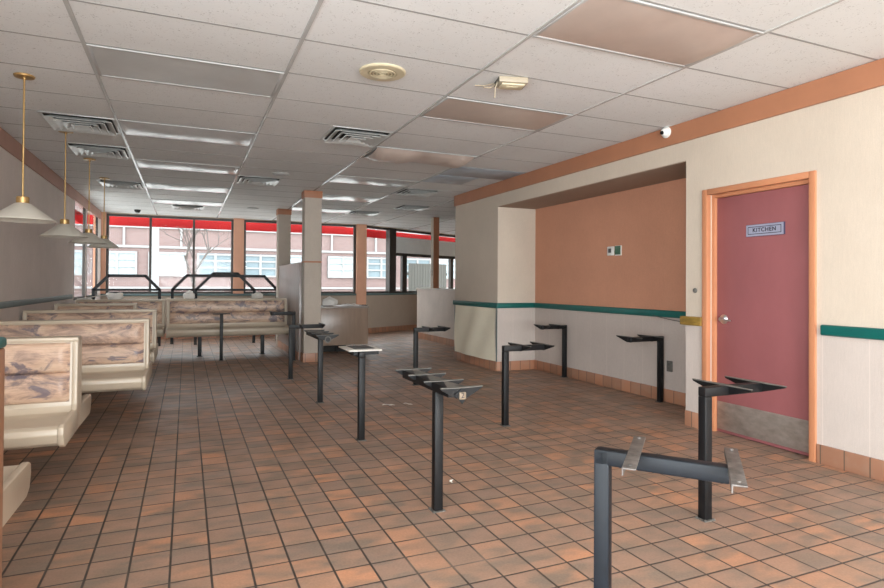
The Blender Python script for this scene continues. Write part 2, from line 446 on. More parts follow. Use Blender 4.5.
# terracotta band under the ceiling
m = MB(); m.box(XR - 0.022, XR, YB, 8.89, 2.545, CZ - 0.003, 0.003); m.box(XR - 0.022, 8.1, 8.87, 8.892, 2.545, CZ - 0.003, 0.003)
struct(m.build('trim_4', M['cove'], smooth=False))
m = MB(); m.box(XL, XL + 0.02, YB, 13.95, 2.545, CZ - 0.003, 0.003)
struct(m.build('trim_5', M['cove_left'], smooth=False))
# rails
def rail(y0, y1, z0=0.905, z1=0.98, x=XR, n='trim_6', mat='teal'):
    q = MB(); q.box(x - 0.03, x, y0, y1, z0, z1, 0.012, 3); return struct(q.build(n, M[mat]))
rail(YB, 2.715, n='trim_6')
rail(N1, 8.9, n='trim_7')
m = MB(); m.box(XR - 0.03, NX, N1 - 0.03, N1, 0.905, 0.98, 0.01, 3); struct(m.build('trim_8', M['teal']))
rail(N0, N1, x=NX, n='trim_9')
m = MB(); m.box(XR - 0.034, XR, 3.752, 3.985, 0.897, 0.975, 0.006, 2); struct(m.build('trim_10', M['gold_wood']))
m = MB(); m.box(XL, XL + 0.03, -4.6, 10.7, 0.985, 1.05, 0.01, 3); struct(m.build('trim_11', M['teal_dull']))
# base tiles
def cbase(name, x0, x1, y0, y1, h=0.135):
    q = MB(); q.box(x0, x1, y0, y1, 0, h, 0.004, 2); return struct(q.build(name, M['base']))
cbase('baseboard_right', XR - 0.014, XR, YB, 2.748)
cbase('baseboard_jamb', XR - 0.014, XR, 3.755, N0)
cbase('baseboard_alcove', NX - 0.014, NX, N0, N1)
cbase('baseboard_alcove_end', XR - 0.014, NX - 0.014, N1 - 0.014, N1)
cbase('baseboard_corner', XR - 0.014, XR, N1, 8.884)
cbase('baseboard_left', XL, XL + 0.014, -4.9, 14.1)
# left wall with daylight openings near the camera (out of frame) and two narrow ones at the far end
LW = [(-4.4, 1.3, 0.12, 2.6), (10.95, 12.1, 0.95, 2.62), (12.25, 13.7, 0.95, 2.62)]
m = MB()
ys = [YB]
for (a, b, z0, z1) in LW:
    th = 0.15 if b < 5 else 0.04
    m.box(XL - (0.15 if ys[-1] < 5 else 0.04), XL, ys[-1], a, 0, CZ); m.box(XL - th, XL, a, b, 0, z0); m.box(XL - th, XL, a, b, z1, CZ); ys.append(b)
m.box(XL - 0.04, XL, ys[-1], YF, 0, CZ)
struct(m.build('wall_left', M['wall_left'], smooth=False))
# back wall (behind the camera) with a window band
m = MB()
m.box(XL, XR, YB - 0.15, YB, 0, 0.12); m.box(XL, XR, YB - 0.15, YB, 2.6, CZ)
m.box(XL, XL + 0.3, YB - 0.15, YB, 0.12, 2.6); m.box(XR - 0.3, XR, YB - 0.15, YB, 0.12, 2.6)
struct(m.build('wall_back', M['wall_far'], smooth=False))

wn = [0]
def window(axis, pos, a0, a1, z0, z1, bars=(), fw=0.05, fd=0.07, dirv=None, base=None):
    """framed window. axis 'x': runs along x at y=pos; axis 'y': runs along y at x=pos"""
    wn[0] += 1
    root = struct_root('window_%d' % wn[0])
    f = MB(); p = MB()
    def bx(q, a, b, d0, d1, za, zb, bev=0.0):
        if axis == 'x': q.box(a, b, pos + d0, pos + d1, za, zb, bev)
        else: q.box(pos + d0, pos + d1, a, b, za, zb, bev)
    bx(f, a0, a0 + fw, -fd / 2, fd / 2, z0, z1); bx(f, a1 - fw, a1, -fd / 2, fd / 2, z0, z1)
    bx(f, a0 + fw, a1 - fw, -fd / 2, fd / 2, z0, z0 + fw); bx(f, a0 + fw, a1 - fw, -fd / 2, fd / 2, z1 - fw, z1)
    for b in bars: bx(f, b - fw / 2, b + fw / 2, -fd / 2, fd / 2, z0 + fw, z1 - fw)
    f.build('frame', M['dark_frame'], root, smooth=False)
    ed = [a0 + fw] + [v for b in bars for v in (b - fw / 2, b + fw / 2)] + [a1 - fw]
    for k in range(0, len(ed), 2):
        q = MB(); bx(q, ed[k], ed[k + 1], -0.004, 0.004, z0 + fw, z1 - fw)
        q.build('pane', M['glass'], root, smooth=False)
    return root
window('y', XL - 0.08, -4.4, 1.3, 0.12, 2.6, (-2.5, -0.6))
window('y', XL - 0.02, 10.95, 12.1, 0.95, 2.62, fd=0.04)
window('y', XL - 0.02, 12.25, 13.7, 0.95, 2.62, fd=0.04)
window('x', YB - 0.08, XL + 0.3, XR - 0.3, 0.12, 2.6, (0.1, 2.0))
# far wall, its windows between salmon piers
SZ, HZ = 1.0, 2.70
m = MB(); m.box(XL - 0.2, 4.12, YF, YF + 0.2, 0, SZ); m.box(XL - 0.2, 4.12, YF, YF + 0.2, HZ, CZ)
struct(m.build('wall_far', M['wall_far'], smooth=False))
X = lambda u: u                                           # far-wall positions below are metres along X
WX = [(-1.56, 0.985, (-0.72, 0.15)), (1.21, 2.96, (2.07,)), (2.965, 3.86, ())]
for a, b, bars in WX: window('x', YF + 0.06, a, b, SZ, HZ, bars, 0.047, 0.08)
tr = [('trim_12', -1.79, -1.56), ('trim_13', 0.985, 1.21), ('trim_14', 3.87, 4.12)]
for n, a, b in tr:
    m = MB(); m.box(a, b, YF - 0.05, YF + 0.2, SZ if n != 'trim_14' else 0.0, CZ, 0.004); struct(m.build(n, M['pier'], smooth=False))
m = MB(); m.box(XL, 3.87, YF - 0.04, YF + 0.0, SZ - 0.05, SZ, 0.006); struct(m.build('trim_15', M['teal_dull']))
m = MB(); m.box(XL, 4.1, YF - 0.014, YF, 0, 0.13); struct(m.build('baseboard_far', M['base']))
# angled entrance wall on the right
A = Vector((4.12, YF, 0)); Bp = Vector((7.9, 16.15, 0)); dv = (Bp - A).normalized(); nv = Vector((dv.y, -dv.x, 0))
ang = math.atan2(dv.y, dv.x); LEN = (Bp - A).length
ent = struct_root('wall_entrance', A); ent.rotation_euler = (0, 0, ang)
m = MB(); m.box(0, LEN, 0, 0.18, 0, SZ); m.box(0, LEN, 0, 0.18, HZ, CZ); m.build('sill_wall', M['wall_far'], ent, smooth=False)
m = MB(); m.box(0, LEN, -0.014, 0, 0, 0.13); m.build('base_tile', M['base'], ent)
m = MB(); m.box(0.0, LEN, -0.03, 0.0, SZ - 0.05, SZ, 0.006); m.build('sill_rail', M['teal_dull'], ent)
def wl(u):   # distance along the angled wall of the sight line through photo column u (used once, to place the frames)
    x = (u - 442.0) / 586.18; c, s = math.cos(0.4115), math.sin(0.4115)
    r = Vector((x * c + s, -x * s + c, 0))
    # A + t dv = k r
    det = dv.x * (-r.y) + r.x * dv.y
    return (A.x * r.y - A.y * r.x) / -det * -1 if False else ((-A.x) * (-r.y) - (-r.x) * (-A.y)) / det
win = struct_root('window_8', A); win.rotation_euler = (0, 0, ang)
f = MB()
f.box(0.0, 0.06, 0.04, 0.12, SZ, HZ); f.box(0.06, LEN, 0.04, 0.12, HZ - 0.05, HZ); f.box(0.06, LEN, 0.04, 0.12, SZ, SZ + 0.05)
pu0, pu1 = wl(389.5), wl(396.0)
f.box(pu0, pu1, 0.0, 0.14, SZ, HZ)
TZ = 2.03
f.box(pu1, LEN, 0.04, 0.12, TZ - 0.04, TZ + 0.04)
for a, b in ((403.5, 408), (451.5, 454.5)): f.box(wl(a), wl(b), 0.04, 0.12, SZ, TZ)
f.build('frame', M['dark_frame'], win, smooth=False)
for a, b, z0, z1 in ((0.06, pu0, SZ + 0.05, HZ - 0.05), (pu1, wl(403.5), SZ + 0.05, TZ - 0.04), (wl(408), wl(451.5), SZ + 0.05, TZ - 0.04)):
    q = MB(); q.box(a, b, 0.075, 0.083, z0, z1); q.build('pane', M['glass'], win, smooth=False)
q = MB(); q.box(pu1, LEN, 0.075, 0.083, 2.50, HZ - 0.05); q.build('pane', M['glass'], win, smooth=False)
q = MB(); q.box(pu1, LEN, 0.06, 0.1, TZ + 0.04, 2.50); q.build('transom_panel', M['transom'], win, smooth=False)

# ------------------------------------------------------------------ door
door = struct_root('door_1')
f = MB()
FX = XR - 0.018
f.box(FX, XR + 0.03, D1 - 0.005, D1 + 0.048, 0, DT + 0.045, 0.004); f.box(FX, XR + 0.03, D0 - 0.045, D0 + 0.003, 0, DT + 0.045, 0.004)
f.box(FX, XR + 0.03, D0 + 0.003, D1 - 0.005, DT - 0.003, DT + 0.045, 0.004)
# inner rebate, stepped
f.box(XR + 0.045, XR + 0.15, D1 - 0.032, D1 + 0.02, 0, DT + 0.02, 0.003); f.box(XR + 0.045, XR + 0.15, D0 - 0.02, D0 + 0.012, 0, DT + 0.02, 0.003)
f.box(XR + 0.045, XR + 0.15, D0 + 0.012, D1 - 0.032, DT - 0.03, DT + 0.02, 0.003)
f.build('frame', M['door_frame'], door)
LX = XR + 0.072
f = MB(); f.box(LX, LX + 0.045, D0 + 0.014, D1 - 0.034, 0.006, DT - 0.032, 0.002); leaf = f.build('leaf', M['door'], door)
f = MB(); f.box(LX - 0.003, LX - 0.0003, D0 + 0.016, D1 - 0.04, 0.03, 0.265, 0.0008); f.build('kick_plate', M['kick'], leaf)
h = thing('lever', '', '', (LX, D1 - 0.105, 0.965)); 
for k in ('label', 'category'): del h[k]
h.name = 'lever_handle'; h.parent = leaf
q = MB(); q.lathe([(0, 0), (0.04, 0), (0.04, 0.006), (0.032, 0.014), (0.018, 0.022), (0.018, 0.045), (0.0, 0.046)], mat=Matrix.Rotation(-PI / 2, 4, 'Y'))
q.build('rosette', M['chrome'], h)
q = MB(); q.cyl((-0.04, 0.0, 0), (-0.052, -0.05, -0.003), 0.010, 0.009); q.cyl((-0.052, -0.05, -0.003), (-0.05, -0.105, -0.006), 0.009, 0.007); q.ball((-0.052, -0.05, -0.003), (0.0095,) * 3)
q.build('lever', M['chrome'], h)
def text_mesh(body, size, mat, name, parent, mtx, ext=0.0006, bold=0.0):
    cu = bpy.data.curves.new('t', 'FONT'); cu.body = body; cu.size = size; cu.align_x = 'CENTER'; cu.align_y = 'CENTER'; cu.extrude = ext; cu.offset = bold; cu.space_character = 1.15
    to = bpy.data.objects.new('t', cu); COL.objects.link(to)
    dg = bpy.context.evaluated_depsgraph_get(); dg.update()
    me = bpy.data.meshes.new_from_object(to.evaluated_get(dg)); bpy.data.objects.remove(to)
    me.transform(mtx); me.materials.clear(); me.materials.append(mat)
    o = bpy.data.objects.new(name, me); COL.objects.link(o); o.parent = parent; return o
SY0, SY1, SZ0, SZ1 = 3.045, 3.385, 1.645, 1.742
sx = LX
q = MB(); q.box(sx - 0.004, sx - 0.0002, SY0, SY1, SZ0, SZ1, 0.001); sp = q.build('sign_plate', M['sign_edge'], leaf)
q = MB(); q.box(sx - 0.0052, sx - 0.004, SY0 + 0.012, SY1 - 0.003, SZ0 + 0.003, SZ1 - 0.003); q.build('sign_face', M['sign'], sp)
q = MB(); b0, b1, c0, c1, w = SY0 + 0.03, SY1 - 0.018, SZ0 + 0.018, SZ1 - 0.018, 0.005
for a in ((b0, b1, c0, c0 + w), (b0, b1, c1 - w, c1), (b0, b0 + w, c0 + w, c1 - w), (b1 - w, b1, c0 + w, c1 - w)): q.box(sx - 0.0058, sx - 0.0052, *a)
q.build('sign_border', M['ink'], sp, smooth=False)
mt = Matrix.Translation((sx - 0.0056, (SY0 + SY1) / 2 + 0.006, (SZ0 + SZ1) / 2 + 0.001)) @ Matrix(((0, 0, -1, 0), (-1, 0, 0, 0), (0, 1, 0, 0), (0, 0, 0, 1)))
text_mesh('KITCHEN', 0.044, M['ink'], 'lettering', sp, mt, 0.0006, 0.0012)

# ------------------------------------------------------------------ table bases
TZP = 0.705
def wing(q, cx, cy, axis, L=0.39, mi_top=1):
    """tapered support plate with a flat top flange, along axis, centred at cx,cy"""
    a = L / 2; top = TZP
    poly = [(-a, top), (a, top), (a - 0.005, top - 0.008), (0.03, top - 0.056), (-0.03, top - 0.056), (-a + 0.005, top - 0.008)]
    if axis == 'y': q.mi = 0; q.prism([(cy + p, z) for p, z in poly], 'x', cx - 0.004, cx + 0.004)
    else: q.mi = 0; q.prism([(cx + p, z) for p, z in poly], 'y', cy - 0.004, cy + 0.004)
    q.mi = mi_top
    fl = [(-a, -0.006), (-0.03, -0.018), (0.03, -0.018), (a, -0.006), (a, 0.006), (0.03, 0.018), (-0.03, 0.018), (-a, 0.006)]
    if axis == 'y': q.prism([(cx + d, cy + p) for p, d in fl], 'z', top, top + 0.004)
    else: q.prism([(cx + p, cy + d) for p, d in fl], 'z', top, top + 0.004)
def post_part(root, mat='black_metal', w=0.05, h=TZP - 0.05):
    q = MB(); q.box(-w / 2, w / 2, -w / 2, w / 2, 0.004, h, 0.004); q.build('post', M[mat], root)
    q = MB(); q.box(-w / 2 - 0.012, w / 2 + 0.012, -w / 2 - 0.012, w / 2 + 0.012, 0, 0.004)
    for sx_ in (-1, 1):
        for sy_ in (-1, 1): q.cyl((sx_ * (w / 2 + 0.004), sy_ * (w / 2 + 0.004), 0.004), (sx_ * (w / 2 + 0.004), sy_ * (w / 2 + 0.004), 0.009), 0.006, seg=6)
    q.build('floor_plate', M['dusty_metal'], root)
def side_base(x, y, s, label, group=None, L=0.42, offs=(0.15, 0.41)):
    """cantilever base, arm along s*X, two support plates along Y"""
    r = thing('table_base', label, 'table base', (x, y, 0), 0, group)
    post_part(r)
    q = MB(); a, b = -0.025 * s, L * s
    q.box(min(a, b), max(a, b), -0.025, 0.025, TZP - 0.05, TZP, 0.004); q.build('arm', M['black_metal'], r)
    for o in offs:
        q = MB(); wing(q, o * s, 0.03, 'y'); q.build('support_plate', [M['black_metal'], M['dusty_metal']], r)
    return r
side_base(2.557, 2.321, 1, 'black cantilever table base nearest the kitchen door, two wide wings on its arm')
side_base(2.599, 4.541, 1, 'black cantilever table base in the middle of the floor, arm pointing at the alcove', L=0.41, offs=(0.16, 0.40))
side_base(2.607, 6.771, 1, 'black cantilever table base standing farthest back in the open aisle before the half wall', L=0.40, offs=(0.17, 0.39))
side_base(4.69, 6.60, -1, 'black table base at the back left end of the salmon alcove', L=0.37, offs=(0.1, 0.34))
side_base(4.66, 4.822, -1, 'black table base in the alcove, nearest the gold rail and a grey outlet', L=0.43, offs=(0.11, 0.40))
side_base(1.257, 7.79, 1, 'black cantilever table base beside the beige column, arm pointing right', L=0.42, offs=(0.12, 0.41))
side_base(1.60, 9.65, -1, 'black table base against the panelled partition, arm pointing left over the aisle', L=0.36, offs=(0.35,)).scale = (1, 1, 1.12)
def comb_base(x, y, label, x_off=0.05, pts=(-0.2, 0.03, 0.28, 0.51), L=0.245, mark=True):
    r = thing('table_base', label, 'table base', (x, y, 0))
    post_part(r)
    q = MB(); q.box(-0.025, 0.025 + x_off, pts[0] + 0.004, pts[-1], TZP - 0.05, TZP, 0.004); q.build('arm', M['black_metal'], r)
    for k, o in enumerate(pts):
        q = MB(); wing(q, x_off, o, 'x', L)
        if k < len(pts) - 1:
            q.mi = 1; q.prism([(x_off - 0.075, o + 0.01), (x_off + 0.045, o + 0.01), (x_off + 0.005, pts[k + 1] - 0.015), (x_off - 0.01, pts[k + 1] - 0.015)], 'z', TZP - 0.006, TZP + 0.001)
        q.build('support_plate', [M['black_metal'], M['dusty_metal']], r)
    q = MB(); q.prism([(x_off - 0.045, TZP - 0.03), (x_off, TZP - 0.005), (x_off + 0.045, TZP - 0.03), (x_off, TZP - 0.085)], 'y', pts[0] - 0.012, pts[0] - 0.004)
    cap = q.build('end_cap', M['black_metal'], r)
    if mark:
        q = MB(); q.box(x_off - 0.019, x_off + 0.019, pts[0] - 0.015, pts[0] - 0.012, TZP - 0.060, TZP - 0.022, 0.004); q.build('square_plug', M['plug'], cap)
        text_mesh('2', 0.040, M['ink'], 'mark', cap, Matrix.Translation((x_off, pts[0] - 0.0155, TZP - 0.040)) @ Matrix.Rotation(PI / 2, 4, 'X'))
    else:
        q = MB(); q.lathe([(0.024, 0), (0.034, 0), (0.034, 0.01), (0.024, 0.01)], mat=Matrix.Translation((x_off, pts[0] - 0.012, TZP - 0.045)) @ Matrix.Rotation(PI / 2, 4, 'X')); q.build('ring', M['dusty_metal'], cap)
    return r
comb_base(1.283, 2.989, 'black table base with four crosswise plates and a square numbered plug, in the foreground centre')
comb_base(1.297, 6.147, 'black table base with four crosswise plates and a round hole, before the brown cabinet', x_off=0.07, pts=(-0.02, 0.22, 0.45, 0.68), mark=False)
r = thing('table_base', 'black table base topped by a pale board with a dark grey centre', 'table base', (1.291, 4.556, 0))
post_part(r)
q = MB(); q.box(-0.025, 0.025, -0.025, 0.34, TZP - 0.05, TZP, 0.004); q.build('arm', M['black_metal'], r)
q = MB(); q.box(-0.06, 0.15, 0.02, 0.03, TZP - 0.03, TZP); q.build('support_plate', M['black_metal'], r)
q = MB(); q.box(-0.10, 0.17, 0.0, 0.36, TZP, TZP + 0.012, 0.002); bd = q.build('board', M['white_board'], r)
q = MB(); q.box(-0.04, 0.13, 0.07, 0.31, TZP + 0.012, TZP + 0.016, 0.002); q.build('grey_pad', M['grey_board'], bd)
r = thing('table_base', 'slim black table base with a small flat top in front of the far wide bench', 'table base', (0.527, 10.05, 0))
post_part(r, h=0.74); q = MB(); q.box(-0.13, 0.13, -0.05, 0.05, 0.74, 0.755, 0.004); q.build('top_plate', M['black_metal'], r)
# near, rotated one with the bent arm
r = thing('table_base', 'slate blue table base in the near foreground, two bare metal strips on its arm', 'table base', (1.288, 1.591, 0), -0.915)
q = MB(); q.box(-0.025, 0.025, -0.025, 0.025, 0.004, 0.70, 0.005); q.build('post', M['blue_metal'], r)
q = MB(); q.box(-0.04, 0.04, -0.04, 0.04, 0, 0.004); q.build('floor_plate', M['dusty_metal'], r)
tl = 0.0; ux, uz = math.cos(tl), math.sin(tl)
P0 = Vector((-0.012, 0, 0.676)); arm_at = lambda d, dz=0.0: P0 + Vector((ux * d - uz * dz, 0, uz * d + ux * dz))
q = MB(); q.obox(arm_at(-0.012), arm_at(0.395), 0.05, 0.05, bev=0.005); arm = q.build('arm', M['blue_metal'], r)
for d, lng, tw in ((0.115, 0.40, 0.10), (0.408, 0.40, 0.10)):
    q = MB(); a = arm_at(d, 0.029)
    q.obox(a + Vector((0, -lng / 2 + 0.0, 0)), a + Vector((0, lng / 2, 0)), 0.04, 0.005, up=(-uz, 0, ux), bev=0.001)
    b = arm_at(d - 0.018, 0.018)
    q.obox(b + Vector((0, -lng / 2, 0)), b + Vector((0, lng / 2, 0)), 0.004, 0.022, up=(-uz, 0, ux))
    for s in (-1, 1):
        c = arm_at(d, 0.0315) + Vector((0, s * (lng / 2 - 0.03), 0)); q.cyl(c, c + Vector((-uz * 0.004, 0, ux * 0.004)), 0.006, seg=10)
    o = q.build('support_strip', M['bare_metal'], r)
    ctr = arm_at(d); o.matrix_local = Matrix.Translation(ctr) @ Matrix.Rotation(tw, 4, 'Z') @ Matrix.Translation(-ctr)

# ------------------------------------------------------------------ booth benches
def bench(label, x0, x1, yc, z=0.90, name='booth_bench', depth=0.50, sides=(-1, 1), legs=None, legm=True):
    """moulded back-to-back bench along X, right end free"""
    r = thing(name, label, 'bench', ((x0 + x1) / 2, yc, 0))
    a, b = x0 - (x0 + x1) / 2, x1 - (x0 + x1) / 2
    k = z / 0.90
    q = MB()
    def prof(s):
        T = 0.045
        pts = [(0.0, 0.90), (T, 0.90), (T + 0.012, 0.885), (T + 0.035, 0.50), (T + 0.06, 0.465), (T + 0.12, 0.455), (depth - 0.03, 0.465), (depth, 0.452), (depth + 0.006, 0.42),
               (depth - 0.02, 0.37), (depth - 0.07, 0.345), (T + 0.05, 0.345), (0.0, 0.36)]
        return [(s * p, zz * k) for p, zz in pts]
    for s in sides:
        q.prism(prof(s), 'x', a + 0.012, b - 0.012, 0.006)
        # moulded end lips, slightly proud
        for e0, e1 in ((a, a + 0.03), (b - 0.03, b)):
            q.prism([(s * p, zz * k) for p, zz in [(0.0, 0.908), (0.048, 0.908), (0.068, 0.885), (0.088, 0.51), (0.11, 0.474), (depth - 0.03, 0.474), (depth + 0.008, 0.46), (depth + 0.014, 0.42), (depth - 0.012, 0.36), (depth - 0.06, 0.338), (0.0, 0.345)]], 'x', e0, e1, 0.007)
        q.box(a, b, min(0, s * 0.062), max(0, s * 0.062), (0.885) * k, 0.912 * k, 0.008)
    q.build('shell', M['fiberglass'], r)
    for s in sides:
        q = MB()
        for z0, z1, n in ((0.525, 0.70, 0), (0.70, 0.88, 1)):
            def surf(u, v, z0=z0, z1=z1):
                zz = z0 + (z1 - z0) * v
                base = 0.058 + (0.885 - zz) / 0.385 * 0.023
                bulge = 0.036 * (max(0.0, math.sin(PI * v)) ** 0.4) * (min(1.0, min(u, 1 - u) * 22) ** 0.5)
                return (a + 0.042 + (b - a - 0.084) * u, s * (base + bulge), zz * k)
            q.sheet(surf, 44, 22, (0, -s * 0.02, 0))
        q.build('back_cushion', M['cushion'], r)
    if legm:
        for lx in (legs or (a + 0.2, a + 0.42)):
            q = MB(); q.box(lx - 0.03, lx + 0.03, -0.03, 0.03, 0.004, 0.35 * k, 0.004); q.box(lx - 0.045, lx + 0.045, -0.045, 0.045, 0, 0.008, 0.002); q.build('leg', M['black_metal'], r)
    return r
bench('cream booth bench end at the lower left edge, mostly cut off by the frame', -1.62, -0.60, 2.44, 0.93, depth=0.56)
bench('cream booth bench with driftwood vinyl back, nearest whole one by the left wall', -1.62, -0.60, 4.24)
bench('second cream driftwood booth bench from the camera, its seat end reaching into the aisle', -1.62, -0.30, 5.95, 0.906)
bench('third booth bench, showing only its top rim above the bench before it', -1.62, -0.315, 7.7, 0.921)
bench('short fourth booth bench, a thin rim below the hanging lamps', -1.62, -0.635, 9.35, 0.938)
bench('far left booth bench under the trapezoid rail, beside the corner windows', -1.62, -0.325, 11.0, 0.948)
b6 = bench('wide freestanding driftwood bench in front of the far windows', -0.285, 1.645, 10.72, 0.962, legs=(-0.46, 0.56))
# half wall at the left frame edge
r = thing('partition', 'tan half wall with teal cap at the extreme left edge of the frame', 'partition', (-1.0, 1.72, 0))
q = MB(); q.box(-0.63, 0.590, -0.05, 0.05, 0, 1.085, 0.004); q.build('panel', M['partition'], r)
q = MB(); q.box(-0.63, 0.592, -0.06, 0.06, 1.085, 1.112, 0.008); q.build('cap', M['teal_dark'], r)

# trapezoid guard rails behind the far benches
def guard(label, x0, x1, y, z0, z1, inset, group=None):
    r = thing('guard_rail', label, 'rail', ((x0 + x1) / 2, y, 0)); h = (x1 - x0) / 2; t = 0.055
    for s in (-1, 1):
        q = MB(); q.box(s * h - t / 2, s * h + t / 2, -t / 2, t / 2, 0, z0 + 0.01); q.build('leg', M['black_metal'], r)
    q = MB(); q.box(-h, h, -t / 2, t / 2, z0 - 0.02, z0 + 0.02); q.build('bottom_bar', M['black_metal'], r)
    q = MB()
    for s in (-1, 1): q.obox((s * h, 0, z0), (s * (h - inset), 0, z1), t, t, up=(0, 1, 0), ext=0.012)
    q.obox((-h + inset, 0, z1), (h - inset, 0, z1), t, t, up=(0, 1, 0), ext=0.012); q.build('top_bar', M['black_metal'], r)
    return r
guard('black trapezoid steel rail at the far left, below the hanging lamps', -1.60, -0.475, 12.75, 1.10, 1.37, 0.25)
guard('wide lower trapezoid rail behind the far wide bench', -0.255, 1.81, 13.1, 1.10, 1.39, 0.27)
guard('narrow taller trapezoid rail in front of the wide one by the far windows', 0.18, 1.30, 12.75, 1.10, 1.435, 0.33)

# white debris lying on bench tops
def crumple(label, name, c, rx, ry, rz, seed, mat='paper', cat='debris'):
    rnd = random.Random(seed); g = bmesh.new(); bmesh.ops.create_icosphere(g, subdivisions=3, radius=1.0)
    ph = [(Vector((rnd.uniform(-1, 1), rnd.uniform(-1, 1), rnd.uniform(-1, 1))).normalized(), rnd.uniform(2, 5), rnd.uniform(0, 6)) for _ in range(7)]
    for v in g.verts:
        k = 1 + sum(0.05 * math.sin(f * v.co.dot(d) * 2 + o) for d, f, o in ph)
        z = max(v.co.z, -0.55)
        v.co = Vector((v.co.x * k * rx, v.co.y * k * ry, (z + 0.55) * rz * k if z > -0.55 else 0.0))
    q = MB(); q._merge(g); o = q.build(name, M[mat], loc=c); return tag(o, label, cat)
crumple('crumpled white plastic bag on the far left bench behind the lamps', 'plastic_bag', (-1.07, 11.0, 0.961), 0.12, 0.055, 0.075, 1)
crumple('white crumpled bag on the wide far bench, under the left end of the rails', 'plastic_bag', (0.05, 10.72, 0.976), 0.09, 0.055, 0.08, 2)
crumple('pale crumpled bag on the wide far bench, right of the narrow rail', 'plastic_bag', (1.145, 10.72, 0.976), 0.10, 0.055, 0.07, 3, 'white_board')
q = MB(); q.obox((-0.2, 0, 0.01), (0.2, 0, 0.075), 0.10, 0.012, bev=0.002); q.box(-0.2, 0.0, -0.05, 0.05, 0.0, 0.012, 0.002)
tag(q.build('folded_card', M['white_board'], loc=(-1.40, 11.0, 0.961)), 'pale folded card on the far left bench against the wall', 'cardboard')

# ------------------------------------------------------------------ pendants
def pendant(label, x, y, zb):
    r = thing('pendant_lamp', label, 'pendant lamp', (x, y, CZ), 0, 'brass pendant lamps over the booths')
    q = MB(); q.lathe([(0, 0), (0.062, 0), (0.066, -0.004), (0.062, -0.014), (0.012, -0.018), (0.012, -0.03), (0, -0.03)]); q.build('canopy', M['brass'], r)
    zt = zb + 0.125 - CZ
    q = MB(); q.cyl((0, 0, -0.02), (0, 0, zt + 0.02), 0.0065, seg=12); q.build('rod', M['brass'], r)
    q = MB(); q.lathe([(0, 0.045), (0.036, 0.045), (0.04, 0.04), (0.04, 0.0), (0.034, -0.006), (0, -0.006)], (0, 0, zt), 32); q.build('cap', M['brass'], r)
    q = MB(); H = 0.125
    q.lathe([(0.034, 0), (0.05, -0.004), (0.19, -H + 0.014), (0.205, -H + 0.004), (0.206, -H), (0.200, -H), (0.186, -H + 0.012), (0.048, -0.01), (0.034, -0.006)], (0, 0, zt), 56)
    q.build('shade', M['shade'], r)
    q = MB(); q.lathe([(0.0, -0.012), (0.02, -0.012), (0.03, -0.045), (0.026, -0.08), (0, -0.095)], (0, 0, zt), 24); q.build('bulb', M['shade_in'], r)
    return r
for lab, y, zb in (('white conical pendant lamp on a brass rod, nearest and leftmost of the row', 5.02, 1.683), ('second pendant lamp of the row, over the left booths', 6.70, 1.686),
                   ('third pendant lamp of the row, overlapping the last one', 8.11, 1.71), ('last and smallest pendant lamp of the row, before the windows', 9.51, 1.735)):
    pendant(lab, -1.073 if y != 6.70 else -1.09, y, zb)

# ------------------------------------------------------------------ ceiling fittings
def fixture(c, j, label, lens, sag, twist=0.0):
    x0, x1, y0, y1 = BX[c] + 0.012, BX[c + 1] - 0.012, RY(j) + 0.008, RY(j + 1) - 0.008
    r = thing('ceiling_light', label, 'ceiling light', ((x0 + x1) / 2, (y0 + y1) / 2, CZ), 0, 'fluorescent troffers in the ceiling grid')
    hx, hy, w = (x1 - x0) / 2, (y1 - y0) / 2, 0.022
    q = MB()
    for a in ((-hx, hx, -hy, -hy + w), (-hx, hx, hy - w, hy), (-hx, -hx + w, -hy + w, hy - w), (hx - w, hx, -hy + w, hy - w)): q.box(*a, -0.010, -0.001, 0.002)
    q.build('frame', M['fixture'], r)
    q = MB()
    def surf(u, v):
        x = -hx + w * 0.7 + (2 * hx - 1.4 * w) * u; y = -hy + w * 0.7 + (2 * hy - 1.4 * w) * v
        end = min(1.0, min(u, 1 - u) * 9)
        z = -0.006 - sag * (math.sin(PI * v) ** 0.8) * (0.35 + 0.65 * end ** 0.7) * (1 + twist * math.sin(7 * u + c + j) + 0.4 * twist * math.sin(19 * u + 2 * j))
        return (x, y, z)
    q.sheet(surf, 48, 12, (0, 0, 0.003)); q.build('diffuser', M[lens], r)
fixture(1, 1, 'unlit grey ceiling light panel at upper left of the ceiling', 'lens_grey', 0.006)
fixture(1, 4, 'sagging pale ceiling light just beyond the grey one, by the nearest left vent', 'lens_white', 0.02, 0.2)
fixture(1, 7, 'third ceiling light in the left column, level with the second vent', 'lens_white', 0.02, 0.15)
fixture(1, 10, 'fourth ceiling light in the left column, level with the farthest left vent', 'lens_white', 0.02, 0.2)
fixture(1, 13, 'last ceiling light in the left column, before the far windows', 'lens_white', 0.02, 0.1)
fixture(3, -2, 'large yellowed ceiling light with lifted lens at the top right of the frame', 'lens_brown', 0.012, 0.3)
fixture(3, 1, 'yellowed grey ceiling light beyond the broken beige box', 'lens_brown', 0.008)
fixture(3, 4, 'yellowed ceiling light with a badly sagging brown lens', 'lens_brown', 0.07, 0.35)
fixture(3, 7, 'bright wavy ceiling light right of the near column top', 'lens_white', 0.02, 0.3)
fixture(3, 10, 'bright ceiling light just behind the near column top', 'lens_white', 0.02, 0.3)
fixture(3, 13, 'farthest ceiling light of the right column, between the column and window wall', 'lens_white', 0.02, 0.2)
